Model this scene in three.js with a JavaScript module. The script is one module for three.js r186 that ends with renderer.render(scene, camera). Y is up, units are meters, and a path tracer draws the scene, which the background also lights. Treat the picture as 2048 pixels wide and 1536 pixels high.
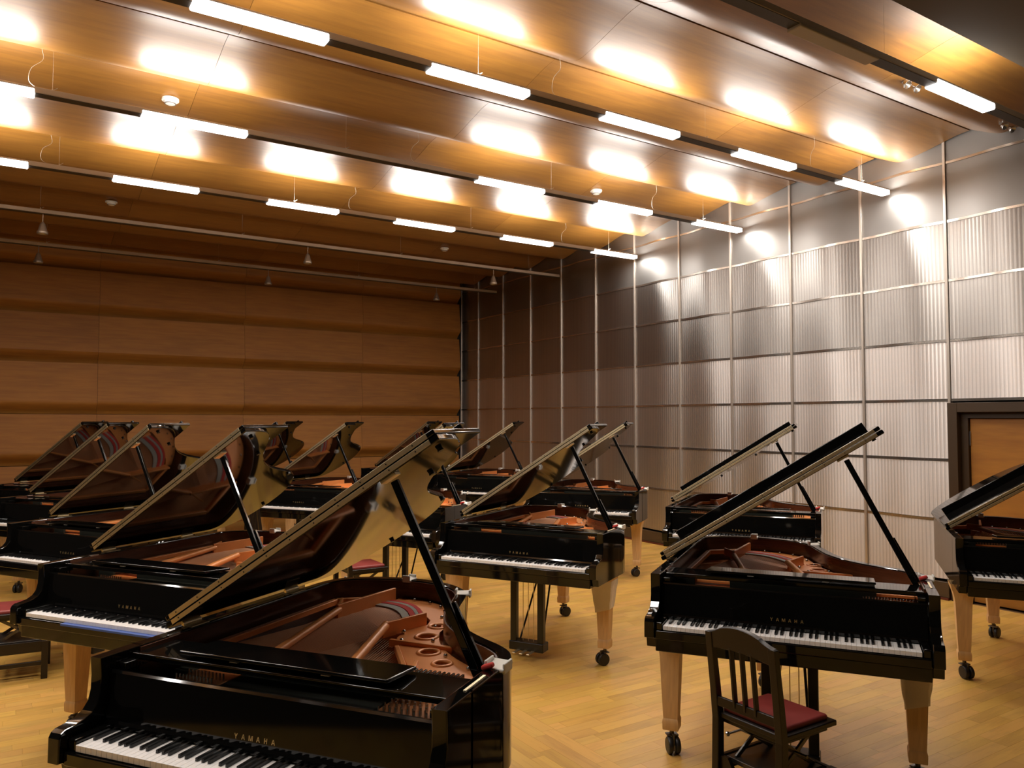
import * as THREE from 'three';
import { RoundedBoxGeometry } from 'three/addons/geometries/RoundedBoxGeometry.js';
import { mergeGeometries, toCreasedNormals } from 'three/addons/utils/BufferGeometryUtils.js';
import { FontLoader } from 'three/addons/loaders/FontLoader.js';
import { TextGeometry } from 'three/addons/geometries/TextGeometry.js';
import { RectAreaLightUniformsLib } from 'three/addons/lights/RectAreaLightUniformsLib.js';

// ---------------------------------------------------------------- camera, light, exposure
const R = (d) => d * Math.PI / 180;
const scene = new THREE.Scene();
scene.background = new THREE.Color(0x000000);
const camera = new THREE.PerspectiveCamera(2 * Math.atan(768 / 1562) * 180 / Math.PI, 2048 / 1536, 0.05, 60);
camera.position.set(0, 1.893, 0);
camera.rotation.order = 'YXZ';
camera.rotation.set(R(2.6), R(-32.95), R(0.08));
scene.add(camera);
const renderer = new THREE.WebGLRenderer({ antialias: true });
renderer.toneMapping = THREE.LinearToneMapping;
renderer.toneMappingExposure = 2.3;
renderer.shadowMap.enabled = true;
RectAreaLightUniformsLib.init();
const LAMP_DOWN = 31, LAMP_UP = 68, LAMP_GLOW = 3.0;
const LAMP_COLOR = new THREE.Color().setRGB(1.0, 0.94, 0.87);

// ---------------------------------------------------------------- helpers
let seed = 7;
function rnd() { seed |= 0; seed = seed + 0x6D2B79F5 | 0; let t = Math.imul(seed ^ seed >>> 15, 1 | seed); t = t + Math.imul(t ^ t >>> 7, 61 | t) ^ t; return ((t ^ t >>> 14) >>> 0) / 4294967296; }
const taken = {};
function numbered(n) { const k = taken[n] = (taken[n] ?? -1) + 1; return k ? `${n}_${String(k).padStart(3, '0')}` : n; }
const C = (r, g, b) => new THREE.Color().setRGB(r, g, b);
const std = (color, roughness, metalness = 0, o = {}) => new THREE.MeshStandardMaterial({ color, roughness, metalness, ...o });

function hash(x, y) { let h = Math.imul(x, 374761393) + Math.imul(y, 668265263) | 0; h = Math.imul(h ^ h >>> 13, 1274126177); return ((h ^ h >>> 16) >>> 0) / 4294967296; }
function vnoise(x, y, px, py) {
  const xi = Math.floor(x), yi = Math.floor(y), fx = x - xi, fy = y - yi;
  const u = fx * fx * (3 - 2 * fx), v = fy * fy * (3 - 2 * fy);
  const g = (a, b) => hash(((a % px) + px) % px, ((b % py) + py) % py);
  return (g(xi, yi) * (1 - u) + g(xi + 1, yi) * u) * (1 - v) + (g(xi, yi + 1) * (1 - u) + g(xi + 1, yi + 1) * u) * v;
}
function tex(w, h, fn, srgb = true) {
  const d = new Uint8Array(w * h * 4);
  for (let y = 0; y < h; y++) for (let x = 0; x < w; x++) {
    const c = fn(x / w, y / h), i = (y * w + x) * 4;
    for (let k = 0; k < 3; k++) { let v = Math.min(1, Math.max(0, c[k])); if (srgb) v = v <= 0.0031308 ? v * 12.92 : 1.055 * v ** (1 / 2.4) - 0.055; d[i + k] = Math.round(v * 255); }
    d[i + 3] = 255;
  }
  const t = new THREE.DataTexture(d, w, h, THREE.RGBAFormat);
  t.wrapS = t.wrapT = THREE.RepeatWrapping; t.magFilter = THREE.LinearFilter; t.minFilter = THREE.LinearMipmapLinearFilter; t.generateMipmaps = true;
  if (srgb) t.colorSpace = THREE.SRGBColorSpace;
  t.needsUpdate = true; return t;
}
// veneer: grain runs along u
function veneer(base, amp, w = 512, h = 512, streak = 60) {
  return tex(w, h, (u, v) => {
    const n1 = vnoise(u * 6, v * streak, 6, streak), n2 = vnoise(u * 16 + 3, v * streak * 4, 16, streak * 4), n3 = vnoise(u * 3, v * 5 + 9, 3, 5);
    const k = 1 + amp * ((n1 - .5) * .9 + (n2 - .5) * .6 + (n3 - .5) * .7);
    return [base[0] * k, base[1] * k * (0.97 + .06 * n1), base[2] * k];
  });
}

function mesh(name, geo, mat, parent, extra) {
  const g = Array.isArray(geo) ? (geo.length > 1 ? mergeGeometries(geo.map((x) => { const y = x.index ? x.toNonIndexed() : x; for (const a of Object.keys(y.attributes)) if (!['position', 'normal', 'uv', 'color'].includes(a)) y.deleteAttribute(a); return y; })) : geo[0]) : geo;
  const m = new THREE.Mesh(g, mat);
  m.name = parent ? name : numbered(name); m.castShadow = m.receiveShadow = true;
  if (extra) Object.assign(m.userData, extra);
  (parent || scene).add(m); return m;
}
function part(name, geo, mat, parent, label) { return mesh(name, geo, mat, parent, label ? { label } : undefined); }
function struct(name, geo, mat) { return mesh(name, geo, mat, null, { kind: 'structure' }); }
function structGroup(name) { const g = new THREE.Group(); g.name = numbered(name); g.userData.kind = 'structure'; scene.add(g); return g; }
function thing(name, label, category, pos = [0, 0, 0], turn = 0, group) {
  const o = new THREE.Group(); o.name = numbered(name); scene.add(o); o.position.set(...pos); o.rotation.y = turn;
  o.userData = { label, category }; if (group) o.userData.group = group; return o;
}
function dup(src, name, label, pos, turn, group) {
  const r = src.clone(); r.name = numbered(name); r.position.set(...pos); r.rotation.y = turn; r.userData = { ...src.userData, label }; if (group) r.userData.group = group; scene.add(r); return r;
}
// box from corners
function bx(x0, x1, y0, y1, z0, z1, r = 0) {
  const w = x1 - x0, h = y1 - y0, d = z1 - z0;
  const g = r ? new RoundedBoxGeometry(w, h, d, 2, Math.min(r, w / 2.01, h / 2.01, d / 2.01)) : new THREE.BoxGeometry(w, h, d);
  if (!r) { // uv in metres
    const p = g.attributes.position, n = g.attributes.normal, uv = g.attributes.uv;
    for (let i = 0; i < p.count; i++) { const X = p.getX(i), Y = p.getY(i), Z = p.getZ(i); if (Math.abs(n.getX(i)) > .5) uv.setXY(i, Z, Y); else if (Math.abs(n.getY(i)) > .5) uv.setXY(i, X, Z); else uv.setXY(i, X, Y); }
  }
  g.translate((x0 + x1) / 2, (y0 + y1) / 2, (z0 + z1) / 2); return g;
}
function cyl(r0, r1, h, seg = 16) { return new THREE.CylinderGeometry(r0, r1, h, seg); }
function tubeBetween(a, b, r, seg = 10, r2 = r) {
  const A = new THREE.Vector3(...a), B = new THREE.Vector3(...b), d = B.clone().sub(A);
  const g = cyl(r2, r, d.length(), seg); g.applyQuaternion(new THREE.Quaternion().setFromUnitVectors(new THREE.Vector3(0, 1, 0), d.clone().normalize())); g.translate(...A.add(B).multiplyScalar(.5).toArray()); return g;
}
function barBetween(a, b, w, h) { // box beam from a to b, w sideways, h vertical
  const A = new THREE.Vector3(...a), B = new THREE.Vector3(...b), d = B.clone().sub(A), L = d.length();
  const g = new RoundedBoxGeometry(w, h, L, 1, Math.min(w, h) * .2); const m = new THREE.Matrix4().lookAt(A, B, new THREE.Vector3(0, 1, 0)); g.applyMatrix4(m); g.translate(...A.add(B).multiplyScalar(.5).toArray()); return g;
}
function curve(pts, r, seg = 24, rs = 6) { return new THREE.TubeGeometry(new THREE.CatmullRomCurve3(pts.map((p) => new THREE.Vector3(...p))), seg, r, rs); }
// shape in plan (u right, v back) raised from y0 to y1
function planShape(pts, holes = []) { const s = new THREE.Shape(pts.map((p) => new THREE.Vector2(p[0], p[1]))); for (const h of holes) s.holes.push(new THREE.Path(h.map((p) => new THREE.Vector2(p[0], p[1])))); return s; }
function slab(pts, y0, y1, bevel = 0, holes = []) {
  const g = new THREE.ExtrudeGeometry(planShape(pts, holes), { depth: y1 - y0 - 2 * bevel, bevelEnabled: bevel > 0, bevelThickness: bevel, bevelSize: bevel, bevelOffset: -bevel, bevelSegments: 2, curveSegments: 12 });
  g.rotateX(-Math.PI / 2); g.translate(0, y0 + bevel, 0); return toCreasedNormals(g, .28);
}
// profile in (v back, y up) swept along u from u0 to u1
function sweepU(prof, u0, u1, bevel = 0) {
  const s = new THREE.Shape(prof.map((p) => new THREE.Vector2(p[0], p[1])));
  const g = new THREE.ExtrudeGeometry(s, { depth: u1 - u0 - 2 * bevel, bevelEnabled: bevel > 0, bevelThickness: bevel, bevelSize: bevel, bevelOffset: -bevel, bevelSegments: 2 });
  // (x=v, y, z=u) -> (u, y, -v)
  g.applyMatrix4(new THREE.Matrix4().set(0, 0, 1, u0 + bevel, 0, 1, 0, 0, -1, 0, 0, 0, 0, 0, 0, 1)); return toCreasedNormals(g, .28);
}
function offsetPath(pts, d) {
  return pts.map((p, i) => { const a = pts[Math.max(0, i - 1)], b = pts[Math.min(pts.length - 1, i + 1)]; let tx = b[0] - a[0], ty = b[1] - a[1]; const l = Math.hypot(tx, ty) || 1; tx /= l; ty /= l; return [p[0] + ty * d, p[1] - tx * d]; });
}
function circlePts(cx, cy, r, n = 20) { return Array.from({ length: n }, (_, i) => [cx + r * Math.cos(i / n * 2 * Math.PI), cy + r * Math.sin(i / n * 2 * Math.PI)]); }

// ---------------------------------------------------------------- materials
const T = {
  ceil: [veneer([.235, .104, .018], .30), veneer([.258, .116, .020], .26), veneer([.215, .093, .016], .32)],
  back: [veneer([.32, .128, .017], .22), veneer([.34, .138, .019], .20), veneer([.305, .120, .016], .22)],
  floor: veneer([1, 1, 1], .22, 512, 512, 40),
  leg: veneer([.66, .42, .19], .16, 256, 256, 40),
  dark: veneer([.016, .008, .006], .4, 256, 256, 40),
  mahog: veneer([.085, .030, .014], .4, 256, 256, 50),
  slots: tex(64, 64, (u, v) => { const a = Math.abs((u * 2) % 1 - .5) * 2; const k = a < .24 ? .78 : a < .34 ? .88 : .96 + .04 * vnoise(u * 8, v * 8, 8, 8); return [k, k, k]; }),
  rib: tex(64, 4, (u) => { const k = .5 + .5 * Math.cos(u * 2 * Math.PI * 2); return [k, k, k]; }, false),
  perf: tex(128, 128, (u, v) => { const a = (u * 8) % 1 - .5, b = (v * 8 + Math.floor(u * 8) % 2 * .5) % 1 - .5; const d = Math.hypot(a, b); const k = d < .3 ? .16 : .52; return [k, k * .95, k * .88]; }),
};
T.floor.repeat.set(1 / .9, 1 / .9);
for (const t of [...T.ceil, ...T.back]) t.repeat.set(1 / 1.6, 1 / 1.2);
T.leg.repeat.set(1 / .5, 1 / .5); T.dark.repeat.set(2, 2); T.mahog.repeat.set(1.5, 3);
T.rib.repeat.set(1 / .08, 1); T.slots.repeat.set(1 / .08, 1 / .08);
T.perf.repeat.set(1 / .08, 1 / .08);
const M = {
  ceil: T.ceil.map((map) => new THREE.MeshPhysicalMaterial({ map, roughness: .46, clearcoat: .8, clearcoatRoughness: .36 })),
  back: T.back.map((map) => std(C(1, 1, 1), .62, 0, { map })),
  floor: std(C(1, 1, 1), .36, 0, { map: T.floor, vertexColors: true }),
  reflectionBlack: std(C(.012, .011, .010), .95),  // invented black surface that keeps the piano reflections dark
  subfloor: std(C(.16, .08, .03), .9),
  plaster: std(C(.10, .075, .05), .9), soffit: std(C(.10, .075, .045), .8),
  black: std(C(.0035, .0033, .003), .055), blackSatin: std(C(.006, .0055, .005), .3),
  mahog: std(C(1, 1, 1), .22, 0, { map: T.mahog }),
  brass: std(C(.80, .68, .46), .42, 1), steel: std(C(.62, .61, .6), .25, 1),
  plate: std(C(.95, .36, .105), .34, .10), copper: std(C(.66, .30, .13), .42, .15), wire: std(C(.62, .42, .24), .38, .3),
  soundboard: std(C(.74, .34, .15), .4),
  whiteKey: std(C(.93, .91, .89), .22), blackKey: std(C(.006, .006, .006), .25),
  redFelt: std(C(.60, .05, .04), .95), greyFelt: std(C(.42, .40, .35), .95), pad: std(C(.82, .80, .74), .9),
  greenFelt: std(C(.05, .055, .04), .95),
  gold: std(C(.85, .66, .32), .3, 1), leg: std(C(1, 1, 1), .5, 0, { map: T.leg }),
  rubber: std(C(.012, .012, .012), .45), castermetal: std(C(.12, .11, .1), .35, .8),
  film: new THREE.MeshPhysicalMaterial({ color: C(.86, .80, .70), roughness: .4, transmission: .35, thickness: 0 }),
  chair: std(C(.40, .40, .40), .36, 0, { map: T.dark }), seat: std(C(.27, .040, .036), .40),
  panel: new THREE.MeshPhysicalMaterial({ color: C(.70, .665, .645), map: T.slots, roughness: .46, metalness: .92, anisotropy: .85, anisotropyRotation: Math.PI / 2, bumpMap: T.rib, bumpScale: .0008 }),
  panelUpperShaded: new THREE.MeshPhysicalMaterial({ color: C(.45, .43, .41), map: T.slots, roughness: .38, metalness: .95, anisotropy: .8, anisotropyRotation: Math.PI / 2, bumpMap: T.rib, bumpScale: .0006 }),  // darker tone than the lower panels: the wall's upward dimming put into colour
  friezeShaded: std(C(.29, .28, .27), .46, 1),  // smooth sheet, its colour darkened further to continue the upward dimming
  rail: std(C(.62, .56, .50), .2, .95), post: std(C(.56, .50, .44), .38, .75), cavity: std(C(.02, .018, .015), .9),
  housing: std(C(.46, .40, .34), .45, .1), housingShade: std(C(.045, .04, .035), .5), offDiffuser: std(C(.42, .38, .32), .5),
  glow: new THREE.MeshStandardMaterial({ color: 0xffffff, roughness: .6, emissive: C(1, .95, .9), emissiveIntensity: LAMP_GLOW }),
  cable: std(C(.5, .46, .38), .5), detector: std(C(.78, .74, .66), .5), detectorDark: std(C(.14, .12, .1), .5),
  spot: std(C(.40, .33, .26), .35, .6),
  doorFrame: std(C(.050, .028, .012), .4), base: std(C(.075, .045, .022), .45), doorWood: std(C(1, 1, 1), .45, 0, { map: T.back[1] }), redTrim: std(C(.11, .022, .012), .4),
};

// ---------------------------------------------------------------- setting
const WX = 8.40, BZ = -15.0, LX = -3.8, FZ = 1.5;
// floor: parquet strips over a sub-floor
const floor = structGroup('floor');
part('subfloor', bx(LX - .2, WX + .35, -.2, -.0105, BZ - .3, FZ + .2), M.subfloor, floor);
{
  const tones = Array.from({ length: 9 }, (_, i) => { const k = .91 + .022 * i, w = [1, .97, 1.03][i % 3]; return [.62 * k, .365 * k * w, .088 * k * (i % 2 ? 1.05 : .92)]; });
  const W = .09, lens = [.44, .52, .60], geoms = {};
  const strip = (len, tone, alongZ) => {
    const key = len + '_' + tone + alongZ; if (geoms[key]) return geoms[key];
    const g = alongZ ? bx(-W / 2 + .0004, W / 2 - .0004, -.0105, 0, -len / 2 + .0004, len / 2 - .0004) : bx(-len / 2 + .0004, len / 2 - .0004, -.0105, 0, -W / 2 + .0004, W / 2 - .0004);
    const n = g.attributes.position.count, c = new Float32Array(n * 3); for (let i = 0; i < n; i++) c.set(tones[tone], i * 3);
    g.setAttribute('color', new THREE.BufferAttribute(c, 3)); const uv = g.attributes.uv, ou = rnd() * 3, ov = rnd() * 3;
    for (let i = 0; i < n; i++) { const a = uv.getX(i), b = uv.getY(i); alongZ ? uv.setXY(i, b + ou, a + ov) : uv.setXY(i, a + ou, b + ov); }
    return geoms[key] = g;
  };
  const list = [];
  const B0 = 2.33, B1 = 2.87; // border band of strips that run the other way
  const rows = (x0, x1, z0, z1, alongZ) => {
    const [a0, a1, b0, b1] = alongZ ? [z0, z1, x0, x1] : [x0, x1, z0, z1];
    for (let b = b0; b < b1 - .01; b += W) {
      let a = a0 - rnd() * .5;
      while (a < a1) { const len = lens[Math.floor(rnd() * 3)], t = Math.floor(rnd() * 9); let s = Math.max(a, a0), e = Math.min(a + len, a1); if (e - s > .02) list.push({ a: (s + e) / 2, b: b + W / 2, len: e - s, full: e - s > len - 1e-6 ? len : 0, t, alongZ, x: alongZ ? b + W / 2 : (s + e) / 2, z: alongZ ? (s + e) / 2 : b + W / 2 }); a += len; }
    }
  };
  rows(LX, B0, BZ, FZ, false); rows(B0, B1, BZ, FZ, true); rows(B1, WX, BZ, FZ, false);
  camera.updateMatrixWorld(true); camera.updateProjectionMatrix();
  const inv = camera.matrixWorldInverse.copy(camera.matrixWorld).invert();
  const score = (s) => { const v = new THREE.Vector3(s.x, 0, s.z).applyMatrix4(inv).applyMatrix4(camera.projectionMatrix); const d = Math.hypot(s.x, s.z); if (v.z > 1 || Math.abs(v.x) > 1.02 || v.y < -1.03 || v.y > 1) return 99; 
    const open = (s.x > 2.3 && s.z < -2.0 && s.z > -6.6) || (s.x > -1.2 && s.x < .35 && s.z > -4.7 && s.z < -2.6); return d + (open ? 0 : 6); };
  for (const s of list) s.k = score(s);
  list.sort((p, q) => p.k - q.k);
  const rest = [];
  list.forEach((s, i) => {
    const near = i < 300 && s.full;
    const g = s.full ? strip(s.full, s.t, s.alongZ) : strip(+s.len.toFixed(3), s.t, s.alongZ);
    if (near) { const m = part('floor_strip', g, M.floor, floor); m.position.set(s.x, 0, s.z); }
    else { const c = g.clone(); c.translate(s.x, 0, s.z); rest.push(c); }
  });
  const m = mesh('parquet_strips', rest, M.floor, floor, { kind: 'stuff' });
}
// outer shell
struct('roof_slab', bx(LX - .3, WX + .6, 5.35, 5.6, BZ - .5, FZ + .3), M.plaster);
struct('added_dark_wall_left', bx(LX - .3, LX, -.2, 5.35, BZ - .5, FZ + .3), M.reflectionBlack);  // unseen wall, added close and black so the fallboards mirror darkness
struct('added_dark_wall_front', bx(LX, WX + .3, -.2, 5.35, FZ, FZ + .3), M.reflectionBlack);  // unseen wall behind the camera, placed and blackened for dark reflections
struct('soffit', bx(LX, WX + .1, 4.60, 5.35, -2.80, FZ), M.soffit);

// ceiling: curved veneer strips, each with its own edges
const NZ = (k) => -3.08 - 1.064 * k;
const wave = [[0, .13], [.12, .118], [.28, .085], [.46, .045], [.6, .016], [.68, .003], [.73, 0], [.78, .008], [.86, .04], [.95, .085], [1.052, .135]]; // distance past the notch, height over the tip
function waveStrip(x0, x1, thick) {
  const P = wave, pos = [], uv = [], idx = [];
  const s = new THREE.CatmullRomCurve3(P.map((p) => new THREE.Vector3(p[0], p[1], 0)), false, 'centripetal').getPoints(26);
  const poly = [...s.map((p) => new THREE.Vector2(p.x, p.y)), ...s.slice().reverse().map((p) => new THREE.Vector2(p.x, p.y + thick))];
  const g = new THREE.ExtrudeGeometry(new THREE.Shape(poly), { depth: x1 - x0, bevelEnabled: false });
  const q = g.attributes.position, t = g.attributes.uv; // (x: past notch, y: height, z: along) -> (along, y, -past)
  for (let i = 0; i < q.count; i++) { const a = q.getX(i), b = q.getY(i), c = q.getZ(i); q.setXYZ(i, x0 + c, b, -a); t.setXY(i, x0 + c, a + b); }
  g.computeVertexNormals(); return toCreasedNormals(g, .5);
}
const ceiling = structGroup('ceiling');
{
  const xs = [LX, -3.40, -1.00, 1.40, 3.80, 6.20, WX - .02], vars = {};
  for (let k = 0; k < 12; k++) for (let i = 0; i < 6; i++) {
    const z0 = NZ(k); if (z0 < BZ + .2) continue;
    const key = i, g = vars[key] ??= waveStrip(xs[i] + .0015, xs[i + 1] - .0015, .016);
    const m = part('ceiling_panel', g, M.ceil[(i * 2 + k * 5 + (i * k) % 2) % 3], ceiling); m.position.set(0, 4.788, z0);
  }
}
// back wall: bulging veneer boards in courses
const back = structGroup('wall_back');
part('wall_core', bx(LX - .3, WX + .3, -.2, 5.35, BZ - .5, BZ - .075), M.cavity, back);
{
  const ys = [-.55, .29, 1.13, 1.975, 2.835, 3.65, 4.42, 5.2], xs = [LX, -3.5, -1.1, 1.30, 3.72, 6.05, WX - .09], vars = {};
  for (let j = 0; j < ys.length - 1; j++) for (let i = 0; i < 6; i++) {
    const H = ys[j + 1] - ys[j], b = Math.max(ys[j], 0), y0 = ys[j];
    const d = (s) => s < .20 ? -.045 + .165 * (1 - Math.cos(s / .20 * Math.PI)) / 2 : .12 - .075 * (s - .20) / (H - .20);
    const n = 26, face = [], rear = []; for (let q = 0; q <= n; q++) { const y = b - y0 + (H - .006 - (b - y0)) * q / n; face.push(new THREE.Vector2(d(y), y)); rear.push(new THREE.Vector2(d(y) - .016, y)); }
    const g = new THREE.ExtrudeGeometry(new THREE.Shape([...face, ...rear.reverse()]), { depth: xs[i + 1] - xs[i] - .004, bevelEnabled: false });
    const p = g.attributes.position, t = g.attributes.uv; for (let q = 0; q < p.count; q++) { const a = p.getX(q), y = p.getY(q), c = p.getZ(q); p.setXYZ(q, xs[i] + .002 + c, y0 + y, BZ + a); t.setXY(q, xs[i] + c, y + a + j * .37 + i * .21); }
    g.computeVertexNormals(); part('wall_panel', toCreasedNormals(g, .5), M.back[(i * 2 + j + (i * j) % 2) % 3], back);
  }
}
// right wall: bulged metal panels between posts and rails
const right = structGroup('wall_right');
const POSTZ = Array.from({ length: 15 }, (_, i) => -4.42 - .985 * (i - 7)).filter((z) => z < FZ && z > BZ);
const RAILY = [.20, .835, 1.47, 2.105, 2.737, 3.378, 4.015, 4.65, 5.3];
part('wall_core', bx(WX + .14, WX + .5, -.2, 5.35, BZ - .3, FZ + .2), M.cavity, right);
{
  const zs = [...POSTZ].sort((a, b) => a - b); zs.unshift(BZ); const all = [BZ, ...Array.from({ length: 20 }, (_, i) => -14.27 + .985 * i).filter((z) => z < FZ)];
  const bulge = (t) => .028 * Math.sin(Math.PI * t) ** 2 - .012 * Math.sin(2 * Math.PI * t);
  const bent = (w, h, th, off, zc, n = 18) => { // a plate w along z bent in plan
    const g = new THREE.BoxGeometry(th, h, w, 1, 1, n), p = g.attributes.position, uv = g.attributes.uv;
    for (let i = 0; i < p.count; i++) { const z = p.getZ(i), t = z / w + .5; p.setX(i, p.getX(i) - bulge(t) + off); uv.setXY(i, z, p.getY(i)); }
    g.computeVertexNormals(); return toCreasedNormals(g, .7);
  };
  const panels = {}, DOOR0 = -4.40, DOOR1 = -2.46;
  for (let i = 0; i < all.length - 1; i++) {
    const z0 = all[i], z1 = all[i + 1], w = z1 - z0, wp = w - .034;
    for (let j = 0; j < RAILY.length - 1; j++) {
      const door = z0 > DOOR0 - .2 && z1 < DOOR1 + .2; if (door && j < 3) continue;
      const y0 = RAILY[j], y1 = RAILY[j + 1], h = y1 - y0 - .030;
      const g = panels[wp.toFixed(3) + h.toFixed(3)] ??= bent(wp, h, .006, 0);
      const m = part('metal_panel', g, j >= 6 ? M.friezeShaded : j >= 4 ? M.panelUpperShaded : M.panel, right); m.position.set(WX, (y0 + y1) / 2, (z0 + z1) / 2);
    }
    for (let j = 0; j < RAILY.length - 1; j++) {
      const door = z0 > DOOR0 - .2 && z1 < DOOR1 + .2; if (door && j < 3 || j === 0) continue;
      const g = panels['r' + wp.toFixed(3)] ??= bent(wp, .026, .012, -.004);
      const m = part('rail', g, M.rail, right); m.position.set(WX, RAILY[j], (z0 + z1) / 2);
    }
    const doorPost = z0 > DOOR0 + .2 && z0 < DOOR1 - .2;
    part('post', bx(WX - .022, WX + .03, doorPost ? 2.09 : .18, 5.3, z0 - .015, z0 + .015, .004), M.post, right);
  }
  const bases = [[BZ, -4.46], [-2.44, FZ]];
  for (const [a, b] of bases) { mesh('baseboard_right', bx(WX - .035, WX + .14, .022, .185, a, b, .006), M.base, null, { kind: 'structure' }); mesh('trim_1', bx(WX - .055, WX + .14, 0, .022, a, b), M.redTrim, null, { kind: 'structure' }); }
}
{ // door in the right wall
  const d = structGroup('door_1'), z0 = -4.44, z1 = -2.46, t = 2.075;
  part('door_frame', [bx(WX - .03, WX + .12, 0, t, z0, z0 + .10, .004), bx(WX - .03, WX + .12, 0, t, z1 - .10, z1, .004), bx(WX - .03, WX + .12, t - .10, t, z0 + .10, z1 - .10, .004), bx(WX + .05, WX + .13, 0, t - .10, z0 + .10, z0 + .17), bx(WX + .05, WX + .13, t - .16, t - .10, z0 + .17, z1 - .1)], M.doorFrame, d);
  for (const [a, b] of [[z0 + .175, -3.46], [-3.452, z1 - .105]]) {
    const leaf = part('door_leaf', bx(WX + .085, WX + .125, .012, t - .165, a, b, .003), M.doorWood, d);
  }
  for (const y of [1.70, .3]) part('hinge', bx(WX + .072, WX + .086, y - .075, y + .075, z0 + .168, z0 + .184, .003), M.steel, d);
  part('door_handle', [tubeBetween([WX + .03, 1.02, -3.53], [WX + .03, 1.02, -3.65], .010), tubeBetween([WX + .03, 1.02, -3.53], [WX + .085, 1.02, -3.53], .010)], M.steel, d);
}

// ---------------------------------------------------------------- suspended light tracks
const ROWS = [
  { z: -3.17, label: 'light track nearest the camera, mostly unlit, at the upper right', ends: [-3.7, 8.3], lit: [5.86, .97, -.66, -2.30], off: [2.60, 4.23, 7.5] },
  { z: -5.03, label: 'light track with the longest glowing lamps, crossing the upper middle of the ceiling', ends: [-3.7, 8.3] },
  { z: -7.13, label: 'light track below the first smoke detectors, with one lamp missing', ends: [-3.7, 8.3], skip: [3] },
  { z: -9.22, label: 'light track with the farthest row of glowing lamps', ends: [-3.7, 8.3] },
  { z: -11.28, label: 'unlit pale light track carrying the nearer cone spotlights', ends: [-3.7, 8.3], dark: true },
  { z: -13.42, label: 'unlit pale light track closest to the wooden back wall', ends: [-3.7, 8.3], dark: true },
];
const TY = 4.45;
const yAt = (z) => { let s = (-3.08 - z) % 1.064; for (let i = 0; i < wave.length - 1; i++) if (s <= wave[i + 1][0]) { const f = (s - wave[i][0]) / (wave[i + 1][0] - wave[i][0]); return 4.788 + wave[i][1] * (1 - f) + wave[i + 1][1] * f; } return 4.92; }; // underside of the ceiling at z
ROWS.forEach((r, ri) => {
  const t = thing('light_track', r.label, 'light', [0, TY, r.z], 0);
  const [a, b] = r.ends, L = .87, P = 1.634;
  const starts = []; if (!r.dark && !r.lit) for (let i = 0; i < 9; i++) { const s = b - L - P * i; if (s > a && !(r.skip || []).includes(i)) starts.push(s); }
  if (r.lit) starts.push(...r.lit);
  // rail body
  part('housing', [bx(a, b, 0, .048, -.048, .048, .006)], M.housing, t);
  part('underside_shade', [bx(a, b, -.004, .0005, -.044, .044, .001)], M.housingShade, t);  // thin dark strip painting the unlit underside of the rail
  const segs = []; const used = [...starts, ...(r.off || [])].sort((x, y) => x - y); let x = a; for (const s of used) { if (s > x) segs.push([x, s]); x = s + L; } if (x < b) segs.push([x, b]);
  for (const s of r.off || []) part('diffuser', bx(s, s + L, -.024, .001, -.056, .056, .008), M.offDiffuser, t, 'unlit diffuser');
  for (const s of starts) {
    part('lamp', bx(s, s + L, -.020, .034, -.052, .052, .012), M.glow, t, 'glowing white lamp');
    part('lamp', bx(s + .02, s + L - .02, .044, .051, -.026, .026, .003), M.glow, t, 'upward glowing tube');
    const dn = new THREE.RectAreaLight(LAMP_COLOR, LAMP_DOWN, L, .12); dn.position.set(s + L / 2, TY - .023, r.z); dn.rotation.x = -Math.PI / 2; scene.add(dn);
    const up = new THREE.RectAreaLight(LAMP_COLOR, LAMP_UP, L - .04, .06); up.position.set(s + L / 2, TY + .055, r.z); up.rotation.x = Math.PI / 2; scene.add(up);
  }
  // suspension wires with gripper, and the feed cables that curl up to the ceiling
  const top = yAt(r.z) - TY - .0005, off = [.25, .1, .35, .2, .3, .15][ri];
  for (let i = 0; i < 6; i++) { const wx = b - .35 - off - i * 2.45; if (wx < a) continue; part('suspension_wire', [tubeBetween([wx, TY + .0515, r.z], [wx, TY + top, r.z], .0007, 5), tubeBetween([wx, TY + .0515, r.z], [wx, TY + .075, r.z], .006, 8, .003), tubeBetween([wx, TY + .06, r.z], [wx + .035, TY + .085, r.z], .003, 6)], M.cable, ceiling); }
  if (!r.dark && !r.lit) for (let i = 0; i < 3; i++) { const wx = 7.1 - i * 3.3 - off; part('feed_cable', [curve([[wx, TY + .0515, r.z], [wx - .06, TY + .09, r.z + .01], [wx - .05, TY + .2, r.z + .01], [wx + .03, TY + top - .08, r.z], [wx + .02, TY + top - .001, r.z]], .0018, 20, 6)], M.cable, ceiling); }
});
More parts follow.
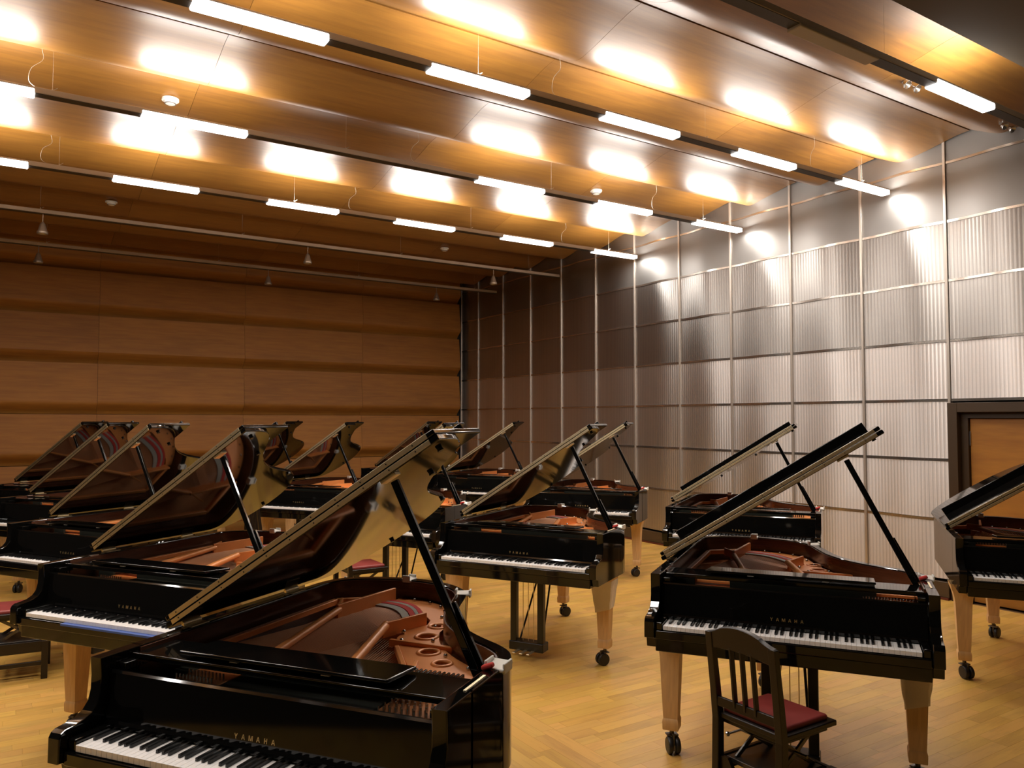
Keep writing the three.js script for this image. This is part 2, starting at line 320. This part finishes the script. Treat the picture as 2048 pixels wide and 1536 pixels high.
// cone spotlights under the two unlit tracks
{
  const geo = [new THREE.LatheGeometry([[.006, 0], [.006, -.10], [.012, -.105], [.030, -.13], [.052, -.215], [.062, -.225], [.062, -.255], [.050, -.255], [.046, -.235], [0, -.235]].map((p) => new THREE.Vector2(...p)), 24)];
  const L = [['third', 'left'], ['', ''], ['', '']];
  const list = [
    [.33, -11.28, 'grey cone spotlight on the nearer unlit track, left end above the farthest lids'],
    [3.70, -11.28, 'grey cone spotlight on the nearer unlit track, over its middle'],
    [6.93, -11.28, 'grey cone spotlight on the nearer unlit track, beside the metal wall'],
    [.35, -13.42, 'small grey cone spotlight on the rearmost track, left end'],
    [3.72, -13.42, 'small grey cone spotlight on the rearmost track, over its middle'],
    [6.95, -13.42, 'small grey cone spotlight on the rearmost track, near the metal wall corner']];
  for (const [x, z, label] of list) {
    const t = thing('cone_spotlight', label, 'spotlight', [x, TY, z], 0, 'cone spotlights under the unlit tracks');
    part('shade', geo, M.spot, t); const lens = part('lens', (() => { const g = cyl(.046, .046, .006, 20); g.translate(0, -.240, 0); return g; })(), M.detector, t);
  }
}
{ // ceiling discs and halogen heads
  const list = [[1.21, -7.70, 'round pale smoke detector on the lit ceiling left of the seam'], [6.32, -7.76, 'round pale smoke detector on the lit ceiling toward the metal wall'], [1.146, -11.89, 'dim ring-shaped detector on the dark ceiling at left'], [6.33, -11.93, 'dim round detector on the dark ceiling before the metal wall']];
  for (const [x, z, label] of list) {
    const t = thing('smoke_detector', label, 'detector', [x, yAt(z) + .006, z], 0, 'ceiling detectors');
    part('base', (() => { const g = cyl(.075, .075, .02, 28); g.translate(0, -.01, 0); return g; })(), M.detector, t);
    part('cap', (() => { const g = new THREE.LatheGeometry([[0, -.055], [.030, -.055], [.05, -.045], [.056, -.02], [.056, -.018]].map((p) => new THREE.Vector2(...p)), 28); return g; })(), M.detector, t);
    part('grille', (() => { const g = new THREE.TorusGeometry(.045, .006, 8, 28); g.rotateX(Math.PI / 2); g.translate(0, -.045, 0); return g; })(), M.detectorDark, t);
  }
  for (const [x, z, label] of [[6.41, -3.68, 'silver halogen head on the ceiling left of the upper right lamp'], [8.1, -3.69, 'silver halogen head on the ceiling where it meets the metal wall']]) {
    const t = thing('halogen_head', label, 'spotlight', [x, yAt(z) + .004, z], 0, 'halogen heads');
    part('base', (() => { const g = cyl(.035, .035, .02, 20); g.translate(0, -.01, 0); return g; })(), M.steel, t);
    for (const s of [-1, 1]) part('reflector', [tubeBetween([0, -.018, 0], [s * .07, -.045, .02], .006, 8), (() => { const g = new THREE.LatheGeometry([[.008, 0], [.02, .01], [.034, .04], [.038, .05], [.034, .05], [0, .02]].map((p) => new THREE.Vector2(...p)), 20); g.rotateX(Math.PI * .72); g.translate(s * .075, -.05, .02); return g; })()], M.steel, t);
  }
}

// ---------------------------------------------------------------- grand piano (origin on the floor below the middle of the key fronts; u right, v back = -z)
const font = await new FontLoader().loadAsync('fonts/droid/droid_sans_bold.typeface.json');
const HR = 1.044, RW = .708, LIDV = .496, LIDA = R(32.5);
function rimPath(n = 90) {
  const ctrl = [[-.708, .60], [-.708, 1.0], [-.708, 1.40], [-.704, 1.53], [-.680, 1.615], [-.628, 1.678], [-.54, 1.733], [-.43, 1.766], [-.315, 1.780], [-.20, 1.772], [-.10, 1.742], [-.01, 1.692], [.065, 1.625], [.115, 1.55], [.150, 1.45], [.182, 1.34], [.230, 1.20], [.300, 1.07], [.395, .96], [.50, .875], [.60, .805], [.665, .738], [.698, .665], [.708, .585], [.708, .50]];
  const c = new THREE.CatmullRomCurve3(ctrl.map((p) => new THREE.Vector3(p[0], p[1], 0)), false, 'centripetal');
  return c.getPoints(n).map((p) => [p.x, p.y]);
}
const RIM = [[-.708, .30], ...rimPath(), [.708, .30]];
const inner = (d) => offsetPath(RIM, d); // inward: path runs up the spine, round the tail and down the treble side
const ring = (a, b) => [...a, ...b.slice().reverse()];
const ARM = [[.32, HR], [.129, HR], [.134, .98], [.132, .93], [.122, .893], [.10, .868], [.068, .853], [.03, .846], [-.005, .842], [-.020, .834], [-.029, .818], [-.030, .736], [-.012, .734], [-.004, .728], [.02, .722], [.03, .675], [.32, .675]];

function makePiano(fine) {
  const t = new THREE.Group();
  // case: rim, arms
  part('case', [slab(ring(RIM, inner(.050)), .675, HR, .004), sweepU(ARM, -RW, -RW + .052, .004), sweepU(ARM, RW - .052, RW, .004)], M.black, t);
  part('inner_rim', [slab(ring(inner(.0505), inner(.058)), .86, HR - .006)], M.mahog, t);
  part('underside', [slab(inner(.049), .70, .722)], M.leg, t);
  part('keybed', [bx(-.655, .655, .660, .728, -.42, .0, .006), bx(-.655, .655, .726, .772, -.028, .012, .006), bx(-.25, .25, .635, .662, -.46, -.22, .004)], M.black, t);
  for (const s of [-1, 1]) part('cheek_block', [bx(s > 0 ? .617 : -.655, s > 0 ? .655 : -.617, .74, .812, -.155, -.004, .008)], M.black, t);
  // fallboard, opened upright, with lettering
  const fb = part('fallboard', [sweepU([[.152, .795], [.146, .806], [.146, .816], [.152, .826], [.168, .985], [.176, .992], [.188, .990], [.192, .982], [.180, .795]], -.654, .654, .002)], M.black, t);
  part('key_felt', [bx(-.614, .614, .780, .797, -.166, -.146)], M.greenFelt, t);
  {
    const word = 'YAMAHA', step = .0300, gs = [];
    [...word].forEach((ch, i) => { const g = new TextGeometry(ch, { font, size: .0165, depth: .0012, curveSegments: 3 }); g.computeBoundingBox(); const w = g.boundingBox.max.x - g.boundingBox.min.x; g.translate(-w / 2 - g.boundingBox.min.x + (i - 2.5) * step, 0, 0); gs.push(g); });
    const m = mesh('lettering', gs, M.gold, fb); m.position.set(0, .842, -.1535); m.rotation.x = -.10;
  }
  // keys
  const K = .0236, wk = new RoundedBoxGeometry(.0229, .022, .150, 1, .0012), bkS = new THREE.Shape([[-.0055, 0], [-.0047, .0115], [.0047, .0115], [.0055, 0]].map((p) => new THREE.Vector2(...p)));
  wk.translate(0, .797 - .011, -.075);
  const bk = (() => { const g = new THREE.ExtrudeGeometry(bkS, { depth: .094, bevelEnabled: true, bevelThickness: .003, bevelSize: .0015, bevelOffset: -.0015, bevelSegments: 2 }); g.translate(0, .7965, -.147); return g; })();
  const W = [], B = []; const hasSharp = [1, 0, 1, 1, 0, 1, 1]; // after A, C, D, F, G
  for (let i = 0; i < 52; i++) { W.push((i - 25.5) * K); if (i < 51 && hasSharp[i % 7]) B.push((i - 25) * K + [.0015, 0, -.0018, .0018, 0, -.0018, 0][i % 7]); }
  if (fine) {
    for (const x of W) part('white_key', wk, M.whiteKey, t).position.x = x;
    for (const x of B) part('black_key', bk, M.blackKey, t).position.x = x;
  } else {
    const kb = part('white_keys', W.map((x) => wk.clone().translate(x, 0, 0)), M.whiteKey, t);
    part('black_keys', B.map((x) => bk.clone().translate(x, 0, 0)), M.blackKey, t);
  }
  // pin block with tuning pins; copper only where it is lit, shaded middle built black
  const pb = part('pin_plate', bx(-.53, -.33, .905, .922, -.56, -.30, .002), M.plate, t); part('pin_plate', bx(.34, .62, .905, .922, -.56, -.30, .002), M.plate, t);
  part('shade_rail', [bx(-.65, .65, .89, .910, -.56, -.195, .003), bx(-.32, .33, .90, .924, -.50, -.28, .003), bx(-.33, .44, .90, 1.0, -.517, -.499, .002), bx(-.652, -.53, .90, 1.0, -.517, -.499, .002)], M.greenFelt, t);  // dark pieces standing in for shade under the music shelf
  {
    const pins = [], p0 = cyl(.0035, .0035, .026, 6), caps = [];
    for (let i = 0; i < 17; i++) for (let r = 0; r < 4; r++) { const g = p0.clone(); g.translate(.36 + i * .0150 + r * .004, .934, -.325 - r * .038 - (i % 3) * .010); pins.push(g); }
    for (let i = 0; i < 11; i++) for (let r = 0; r < 2; r++) { const g = p0.clone(); g.translate(-.515 + i * .0165 + r * .006, .934, -.34 - r * .055); pins.push(g); }
    mesh('tuning_pins', pins, M.steel, pb, { kind: 'stuff' });
  }
  // music shelf, folded desk
  part('music_shelf', [bx(-.650, .650, 1.006, 1.024, -.470, -.262, .003), bx(-.650, .650, 1.010, 1.030, -.278, -.258, .004), bx(-.651, -.615, .985, 1.012, -.47, -.20, .003), bx(.615, .651, .985, 1.012, -.47, -.20, .003)], M.black, t);
  const desk = part('music_desk', [(() => { const g = new RoundedBoxGeometry(.86, .014, .20, 2, .005); return g; })()], M.black, t); desk.position.set(.0, 1.046, -.362); desk.rotation.x = R(-4);
  for (const s of [-1, 1]) part('desk_hinge', [bx(-.017, .017, 0, .004, -.006, .006, .001)], M.pad, desk).position.set(s * .19, -.012, .088);
  part('lid_slide', [bx(.680, .690, HR - .002, HR + .003, -.46, -.30, .001)], M.brass, t);
  // soundboard, strings, plate
  part('soundboard', [slab(inner(.055), .868, .880)], M.soundboard, t);
  const Y = .945;
  const bass = [], treb = [];
  const hitchB = (f) => [-.33 + .37 * f, 1.605 - .33 * f + .10 * Math.sin(Math.PI * f)];
  for (let i = 0; i <= 40; i++) { const f = i / 40, h = hitchB(f); bass.push(tubeBetween([-.57 + .36 * f, Y + .018, -.54], [h[0], Y + .012, -h[1]], .0021 - .0008 * f, 5)); }
  for (let i = 0; i <= 76; i++) { const f = i / 76, u0 = -.17 + .77 * f, v1 = 1.20 - .60 * f + .06 * Math.sin(Math.PI * f), u1 = -.40 + f * .98; treb.push(tubeBetween([u0, Y - .004, -.52], [u1 * (1 - f) + (u0) * f, Y - .012, -Math.max(.60, v1)], .0008, 3)); }
  part('bass_strings', bass, M.copper, t); t.children[t.children.length - 1].userData.kind = 'stuff';
  part('treble_strings', treb, M.wire, t); t.children[t.children.length - 1].userData.kind = 'stuff';
  // a copper-wound band under the bass strings: the crossing strings read as a sheet
  part('bass_bridge', [slab([[-.44, 1.40], [-.37, 1.44], [.01, 1.12], [-.03, 1.07]], .88, .952)], M.soundboard, t);
  part('dampers', Array.from({ length: 60 }, (_, i) => bx(-.56 + i * .0185, -.552 + i * .0185, .955, .985, -.615, -.545, .001)), M.black, t);
  part('damper_felts', Array.from({ length: 60 }, (_, i) => bx(-.559 + i * .0185, -.553 + i * .0185, .948, .957, -.625, -.55)), M.greyFelt, t);
  const band = (f0, f1, d, w, y, h) => { const n = 8, a = [], b = []; for (let i = 0; i <= n; i++) { const p = hitchB(f0 + (f1 - f0) * i / n); a.push([p[0] - d * .35 - w * .35, p[1] - d - w]); b.push([p[0] - d * .35, p[1] - d]); } return slab(ring(a, b), y, y + h); };
  part('felt_strip', [band(.02, .98, .010, .022, Y + .016, .006), band(.02, .98, .055, .030, Y + .016, .006)], M.redFelt, t, 'red string felt');
  part('felt_strip', [band(.02, .98, .034, .019, Y + .017, .005), band(.02, .98, .090, .040, Y + .016, .005)], M.greyFelt, t, 'grey string felt');
  // iron plate: web with four round holes, struts
  const holes = [[.105, 1.265, .034], [.135, 1.095, .040], [.250, .895, .037], [.365, .785, .030]];
  const in2 = inner(.075).filter((p) => p[1] < 1.74 && p[1] > .54 && p[0] > -.35);
  const plateOut = [...in2, [.625, .52], [-.62, .52], [-.62, .575], [.30, .575], [.40, .60], [.30, .66], [.20, .78], [.10, .92], [.02, 1.04], [.0, 1.16], [.045, 1.275], [.02, 1.35], [-.10, 1.49], [-.27, 1.615], [-.34, 1.64]];
  const web = part('iron_plate', [slab(plateOut, Y - .008, Y + .008, .003, holes.map((h) => circlePts(h[0], h[1], h[2]))),
    ...holes.map((h) => { const g = new THREE.TorusGeometry(h[2] + .006, .010, 8, 28); g.rotateX(Math.PI / 2); g.scale(1, .8, 1); g.translate(h[0], Y + .007, -h[1]); return g; }),
    barBetween([.03, Y + .008, -.965], [.36, Y + .008, -.955], .022, .030), barBetween([.10, Y + .008, -.90], [.30, Y + .010, -.62], .02, .026)], M.plate, t);
  part('plate_strut', [tubeBetween([-.245, Y + .045, -.56], [-.395, Y + .050, -1.22], .017, 12), barBetween([-.393, Y + .040, -1.20], [-.335, Y + .036, -1.64], .016, .075), barBetween([-.395, Y + .05, -1.22], [-.47, Y + .045, -1.36], .012, .05)], M.plate, t);
  part('plate_strut', [tubeBetween([.10, Y + .035, -.56], [-.045, Y + .050, -1.06], .019, 12), barBetween([-.04, Y + .035, -1.02], [.035, Y + .030, -1.28], .014, .065)], M.plate, t);
  part('plate_strut', [barBetween([.36, Y + .03, -.55], [.30, Y + .02, -.70], .018, .04)], M.plate, t);
  part('plate_strut', [barBetween([-.615, Y + .01, -.52], [-.60, Y + .01, -1.50], .03, .03), barBetween([-.60, Y + .01, -1.50], [-.36, Y + .01, -1.66], .03, .03)], M.plate, t);
  {
    const b = inner(.105).filter((p, i) => p[1] < 1.72 && p[1] > .6 && p[0] > -.3).filter((_, i) => i % 5 === 2).map((p) => { const g = new THREE.SphereGeometry(.0085, 10, 8); g.translate(p[0], Y + .013, -p[1]); return g; });
    for (const p of [[-.01, 1.10], [.05, .975], [-.035, 1.2]]) { const g = new THREE.SphereGeometry(.010, 10, 8); g.translate(p[0] + .03, Y + .018, -p[1]); b.push(g); }
    mesh('plate_bolts', b, M.steel, web);
  }
  // lid: main board, folded front flap, piano hinge, bumpers, prop
  const lid = new THREE.Group(); lid.name = 'lid'; lid.position.set(-.705, HR + .014, 0); lid.rotation.z = LIDA; t.add(lid);
  const over = RIM.map((p) => p).filter((p) => p[1] > LIDV);
  const o2 = offsetPath([[-.708, LIDV], ...over, [.708, LIDV]], -.010).map((p) => [p[0] + .705, Math.max(LIDV, p[1])]);
  part('lid_board', [slab(o2, 0, .024, .005)], M.black, lid);
  part('lid_flap', [(() => { const g = new RoundedBoxGeometry(1.424, .022, .405, 2, .006); g.translate(.706, .038, -LIDV - .2025); return g; })()], M.black, lid);
  part('lid_lip', [bx(.055, 1.365, .047, .104, -LIDV - .40, -LIDV - .382, .005)], M.black, lid);
  part('lid_hinge', [bx(.018, 1.386, .004, .0225, -LIDV - .002, -LIDV + .0022, .0008)], M.brass, lid);
  part('lid_hinge', [bx(.018, 1.386, .0285, .0475, -LIDV - .002, -LIDV + .0022, .0008)], M.brass, lid);
  part('hinge_screws', Array.from({ length: 22 }, (_, i) => { const g = cyl(.0028, .0028, .003, 8); g.rotateX(Math.PI / 2); g.translate(.06 + Math.floor(i / 2) * .126, i % 2 ? .0135 : .038, -LIDV + .0022); return g; }), M.rubber, lid);
  for (const [u, v] of [[1.36, .60], [1.16, .86], [.84, 1.50], [.36, 1.72]]) part('lid_bumper', (() => { const g = cyl(.011, .013, .012, 14); g.translate(u, -.006, -v); return g; })(), M.rubber, lid);
  part('prop_socket', [bx(1.135, 1.205, -.012, 0, -LIDV - .045, -LIDV - .005, .002)], M.brass, lid);
  // lid hinges on the spine rim
  for (const v of [.62, 1.28]) part('rim_hinge', [(() => { const g = cyl(.007, .007, .10, 12); g.rotateX(Math.PI / 2); g.translate(-.712, HR + .008, -v); return g; })(), bx(-.708, -.665, HR - .001, HR + .003, -v - .05, -v + .05)], M.brass, t);
  part('lock_plate', [bx(-.668, -.655, HR - .03, HR + .002, -.50, -.44, .001)], M.steel, t);
  // prop stick: long stick with a shorter one folded along its lower half
  const pA = [.640, HR - .045, -.525], pB = [.302, 1.672, -.522];
  part('prop_stick', [barBetween(pA, pB, .020, .030), barBetween([.640, HR - .02, -.545], [.520, 1.25, -.545], .018, .034)], M.black, t);
  part('prop_pivot', [bx(.625, .656, HR - .075, HR - .03, -.57, -.50, .003)], M.brass, t);
  part('prop_felt', [(() => { const g = new RoundedBoxGeometry(.044, .017, .028, 2, .007); g.rotateZ(.35); g.translate(.668, HR + .010, -.525); return g; })()], M.redFelt, t, 'red felt wedge at the prop foot');
  // white protective pads folded over the rim
  const padAt = (u, v, turn, w, bend) => { const g = new RoundedBoxGeometry(.075, .012, w, 2, .005), p = g.attributes.position; for (let i = 0; i < p.count; i++) { const x = p.getX(i), z = p.getZ(i); p.setY(i, p.getY(i) + .006 * Math.sin(x * 70 + z * 45) - (Math.abs(x) > .026 ? .014 : 0) + bend * x * x); } g.computeVertexNormals(); const k = new RoundedBoxGeometry(.010, .036, w * .8, 2, .004); k.translate(.034, -.012, 0); const k2 = k.clone(); k2.translate(-.068, .004, 0); const m = mergeGeometries([g, k, k2]); m.rotateY(turn); m.translate(u, HR + .013, -v); return m; };
  part('rim_pad', padAt(-.315, 1.757, Math.PI / 2, .055, 0), M.pad, t); part('rim_pad', padAt(.098, 1.55, .3, .06, 0), M.pad, t); part('rim_pad', padAt(.686, .575, 0, .09, 2), M.pad, t);
  // legs with casters
  const half = [[.690, .088], [.655, .080], [.625, .069], [.590, .060], [.54, .0545], [.45, .051], [.30, .045], [.205, .0405], [.198, .0400], [.192, .043], [.180, .0455], [.138, .0440], [.133, .0425]];
  const legGeo = (() => {
    const pos = [], uv = [], idx = [], sq = [[-1, -1], [1, -1], [1, 1], [-1, 1]];
    const gs = []; half.forEach(([y, r], i) => { if (!i) return; const [y0, r0] = half[i - 1]; for (let s = 0; s < 4; s++) { const a = sq[s], b = sq[(s + 1) % 4]; const k = pos.length / 3; pos.push(a[0] * r0, y0, a[1] * r0, b[0] * r0, y0, b[1] * r0, b[0] * r, y, b[1] * r, a[0] * r, y, a[1] * r); uv.push(y0, s * .1, y0, s * .1 + r0 * 2, y, s * .1 + r * 2, y, s * .1); idx.push(k, k + 1, k + 2, k, k + 2, k + 3); } });
    { const [y, r] = half[half.length - 1], k = pos.length / 3; for (const a of sq) { pos.push(a[0] * r, y, a[1] * r); uv.push(a[0] * r, a[1] * r); } idx.push(k, k + 1, k + 2, k, k + 2, k + 3); }
    const g = new THREE.BufferGeometry(); g.setAttribute('position', new THREE.Float32BufferAttribute(pos, 3)); g.setAttribute('uv', new THREE.Float32BufferAttribute(uv, 2)); g.setIndex(idx.reverse()); g.computeVertexNormals(); return toCreasedNormals(g, .5);
  })();
  const wheel = (x) => { const g = new THREE.LatheGeometry([[0, -.014], [.040, -.014], [.046, -.010], [.047, 0], [.046, .010], [.040, .014], [0, .014]].map((p) => new THREE.Vector2(...p)), 28); g.rotateZ(Math.PI / 2); g.translate(x, .047, .022); return g; };
  [[-.642, .355, .5], [.615, .42, -.7], [-.25, 1.655, 2.6]].forEach(([u, v, turn]) => {
    const l = part('leg', legGeo, M.leg, t); l.position.set(u, 0, -v);
    const c = part('caster', [wheel(-.021), wheel(.021)], M.rubber, l); c.rotation.y = turn;
    part('caster_fork', [tubeBetween([0, .094, 0], [0, .137, 0], .013, 12), bx(-.006, .006, .05, .112, -.010, .042, .003), bx(-.034, .034, .095, .104, -.022, .022, .003)], M.castermetal, l).rotation.y = turn;
  });
  // pedal lyre
  const ly = part('lyre', [bx(-.145, -.092, .115, .665, -.350, -.300, .006), bx(.092, .145, .115, .665, -.350, -.300, .006), bx(-.150, .150, .055, .125, -.395, -.285, .008), bx(-.16, .16, .62, .665, -.40, -.28, .006), tubeBetween([-.10, .10, -.38], [-.05, .66, -.70], .008, 8), tubeBetween([.10, .10, -.38], [.05, .66, -.70], .008, 8)], M.blackSatin, t);
  for (const x of [-.062, 0, .062]) { part('pedal', [(() => { const g = new RoundedBoxGeometry(.030, .010, .115, 2, .005); g.translate(x, .060, .245 - .49); return g; })()], M.brass, ly); part('pedal_rod', [tubeBetween([x * .75, .12, -.335], [x * .75, .665, -.335], .0032, 8)], M.brass, ly); }
  return t;
}
const protoFine = makePiano(true), protoPlain = makePiano(false);
const used = { f: false, p: false };
function piano(x, z, deg, label, fine) {
  const src = fine ? protoFine : protoPlain, o = src.clone();
  o.name = numbered('grand_piano'); o.position.set(x, 0, z); o.rotation.y = R(deg); o.userData = { label, category: 'piano', group: 'black grand pianos with raised lids' }; scene.add(o); return o;
}
const wrapGeo = (() => { const g = new THREE.CylinderGeometry(.118, .080, .22, 4, 5, true); g.rotateY(Math.PI / 4); const p = g.attributes.position; for (let i = 0; i < p.count; i++) { const y = p.getY(i); p.setX(i, p.getX(i) * (1 + .04 * Math.sin(y * 60 + p.getZ(i) * 30))); p.setY(i, y + .018 * Math.sin(p.getX(i) * 22)); } g.translate(0, .53, 0); g.computeVertexNormals(); return g; })();
const pianos = {
  E: piano(.584, -2.546, -54.4, 'nearest black grand piano, its copper iron plate with four round holes in full view', true),
  R: piano(3.311, -2.588, -55.7, 'black grand piano with a dark chair with a red seat pushed up to its keys', true),
  D: piano(.476, -4.739, -55.4, 'black grand piano directly behind the nearest one, blue cloth edge below its keys', true),
  K: piano(3.267, -5.069, -59.4, 'black grand piano standing free in the middle of the floor, pedal lyre in full view', true),
  C: piano(.300, -6.946, -57.8, 'black grand piano at the left edge, third from the front in the left column', true),
  M: piano(5.719, -4.965, -56.3, 'black grand piano right behind the one with the chair, before the metal panels', true),
  S: piano(6.047, -2.357, -55.5, 'black grand piano cut by the right edge, in front of the wooden door', true),
  L: piano(5.769, -7.447, -54.5, 'black grand piano beside the metal wall, third from the front in its column', false),
  G: piano(3.093, -7.221, -59.8, 'black grand piano mostly hidden by the nearest raised lid, a red-seated chair before it', false),
  I: piano(5.906, -10.206, -56.0, 'black grand piano near the rear corner where wood and metal walls meet', false),
  F: piano(2.993, -9.659, -55.1, 'black grand piano seen between the two front left lids, white key strip showing', false),
  B: piano(.248, -9.439, -55.0, 'black grand piano, second from the back in the left column', false),
  A: piano(.149, -11.462, -53.9, 'black grand piano at the back of the left column, close to the wooden wall', false),
  N: piano(2.95, -12.05, -55, 'black grand piano farthest back in the second column, only the tail of its lid showing', false),
  H: piano(5.391, -12.168, -65.3, 'black grand piano farthest back, its lid edge showing above the nearest lid', false),
};
for (const k of ['R', 'K']) { const legs = pianos[k].children.filter((c) => c.name === 'leg'); part('plastic_wrap', wrapGeo, M.film, legs[1], 'cloudy plastic film wrapped round the leg'); }
part('key_cloth', [bx(-.30, .614, .7730, .7750, -.012, .030, .0008), bx(-.30, .614, .764, .7750, .0285, .0305, .0008)], std(C(.06, .11, .34), .8), pianos.D, 'blue cloth edge');
part('number_tag', bx(-.175, -.065, .925, .9275, -.335, -.305, .001), M.pad, pianos.E, 'small cream tag on the action');

// ---------------------------------------------------------------- piano chairs
function makeChair() {
  const t = new THREE.Group(), m = M.chair; // seat centre over the origin, faces -z ... back at +z
  const hw = .19, zb = .20, zf = -.175;
  // back posts rise from the floor, leaning
  for (const s of [-1, 1]) part('leg', [(() => { const pr = [[.205, 0], [.195, .25], [.19, .46], [.205, .62], [.235, .875], [.205, .875], [.168, .62], [.148, .46], [.150, .25], [.165, 0]]; const sh = new THREE.Shape(pr.map((p) => new THREE.Vector2(p[0], p[1]))); const g = new THREE.ExtrudeGeometry(sh, { depth: .034, bevelEnabled: true, bevelThickness: .003, bevelSize: .003, bevelOffset: -.003, bevelSegments: 1 }); g.rotateY(-Math.PI / 2); g.translate(.017 + s * (hw - .005), 0, 0); return g; })()], m, t);
  for (const s of [-1, 1]) part('leg', [bx(s * hw - .018, s * hw + .018, 0, .275, zf - .02, zf + .022, .004)], m, t);
  part('top_rail', [(() => { const sh = new THREE.Shape(); sh.moveTo(-hw, .80); sh.lineTo(-hw, .875); sh.quadraticCurveTo(-hw * .75, .885, -hw * .6, .905); sh.quadraticCurveTo(0, .945, hw * .6, .905); sh.quadraticCurveTo(hw * .75, .885, hw, .875); sh.lineTo(hw, .80); sh.quadraticCurveTo(0, .835, -hw, .80); const g = new THREE.ExtrudeGeometry(sh, { depth: .02, bevelEnabled: true, bevelThickness: .003, bevelSize: .003, bevelSegments: 1, curveSegments: 10 }); g.translate(0, -.84, -.01); g.rotateX(.11); g.translate(0, .84, .213); return g; })()], m, t);
  part('back_rail', [barBetween([-hw, .545, .185], [hw, .545, .185], .018, .045)], m, t);
  for (const x of [-.062, 0, .062]) part('slat', [barBetween([x, .54, .184], [x, .825, .212], .013, .026)], m, t);
  part('seat_frame', [bx(-.20, .20, .462, .488, -.21, .175, .006), bx(-.17, .17, .435, .465, -.18, .15, .004)], m, t);
  part('seat_cushion', [(() => { const g = new RoundedBoxGeometry(.345, .032, .335, 4, .014), p = g.attributes.position; for (let i = 0; i < p.count; i++) if (p.getY(i) > 0) p.setY(i, p.getY(i) + .010 * Math.cos(p.getX(i) / .345 * Math.PI) * Math.cos(p.getZ(i) / .335 * Math.PI)); g.computeVertexNormals(); g.translate(0, .496, -.018); return g; })()], M.seat, t);
  const lower = [bx(-hw, hw, .215, .275, zf - .012, zf + .012, .003)];
  for (const s of [-1, 1]) lower.push(bx(s * hw - .011, s * hw + .011, .20, .275, zf, .165, .003));
  part('frame_rail', lower, m, t);
  part('frame_rail', [(() => { const sh = new THREE.Shape([[-hw, .285], [-.12, .285], [-.09, .24], [.09, .24], [.12, .285], [hw, .285], [hw, .20], [-hw, .20]].map((p) => new THREE.Vector2(...p))); const g = new THREE.ExtrudeGeometry(sh, { depth: .02, bevelEnabled: false }); g.translate(0, 0, .158); return g; })()], m, t);
  part('stretcher', [bx(-hw, hw, .085, .110, .172, .192, .003), bx(-hw - .009, -hw + .009, .10, .13, zf, .17, .003), bx(hw - .009, hw + .009, .10, .13, zf, .17, .003)], m, t);
  part('lift_mechanism', [barBetween([-.12, .275, -.14], [-.12, .44, .12], .012, .022), barBetween([-.12, .275, .12], [-.12, .44, -.14], .012, .022), barBetween([.12, .275, -.14], [.12, .44, .12], .012, .022), barBetween([.12, .275, .12], [.12, .44, -.14], .012, .022), tubeBetween([-.19, .36, 0], [.19, .36, 0], .008, 8), bx(-.16, .16, .255, .278, -.15, .14, .003)], M.castermetal, t);
  part('lever', [tubeBetween([-.19, .36, .0], [-.225, .34, .06], .006, 8), (() => { const g = new THREE.SphereGeometry(.013, 12, 8); g.translate(-.225, .34, .06); return g; })()], M.steel, t);
  return t;
}
const chairs = [
  [3.10, -2.50, -90, 'dark wooden piano chair with slatted back and red seat, at the right-hand keyboard'],
  [2.90, -7.16, -90, 'dark piano chair with red seat behind the nearest piano, by a pedal lyre'],
  [.13, -6.93, -95, 'dark piano chair at the left edge, half hidden by a piano arm'],
  [2.75, -9.62, -90, 'dark piano chair with red seat glimpsed under a keyboard between the two front left lids'],
];
let chair0 = null;
for (const [x, z, a, label] of chairs) { const c = chair0 ? chair0.clone() : (chair0 = makeChair()); c.name = numbered('piano_chair'); c.position.set(x, 0, z); c.rotation.y = R(a); c.userData = { label, category: 'chair', group: 'dark piano chairs with red seats' }; scene.add(c); }

scene.traverse((o) => { if (o.isMesh) { o.castShadow = true; o.receiveShadow = true; } });
renderer.render(scene, camera);
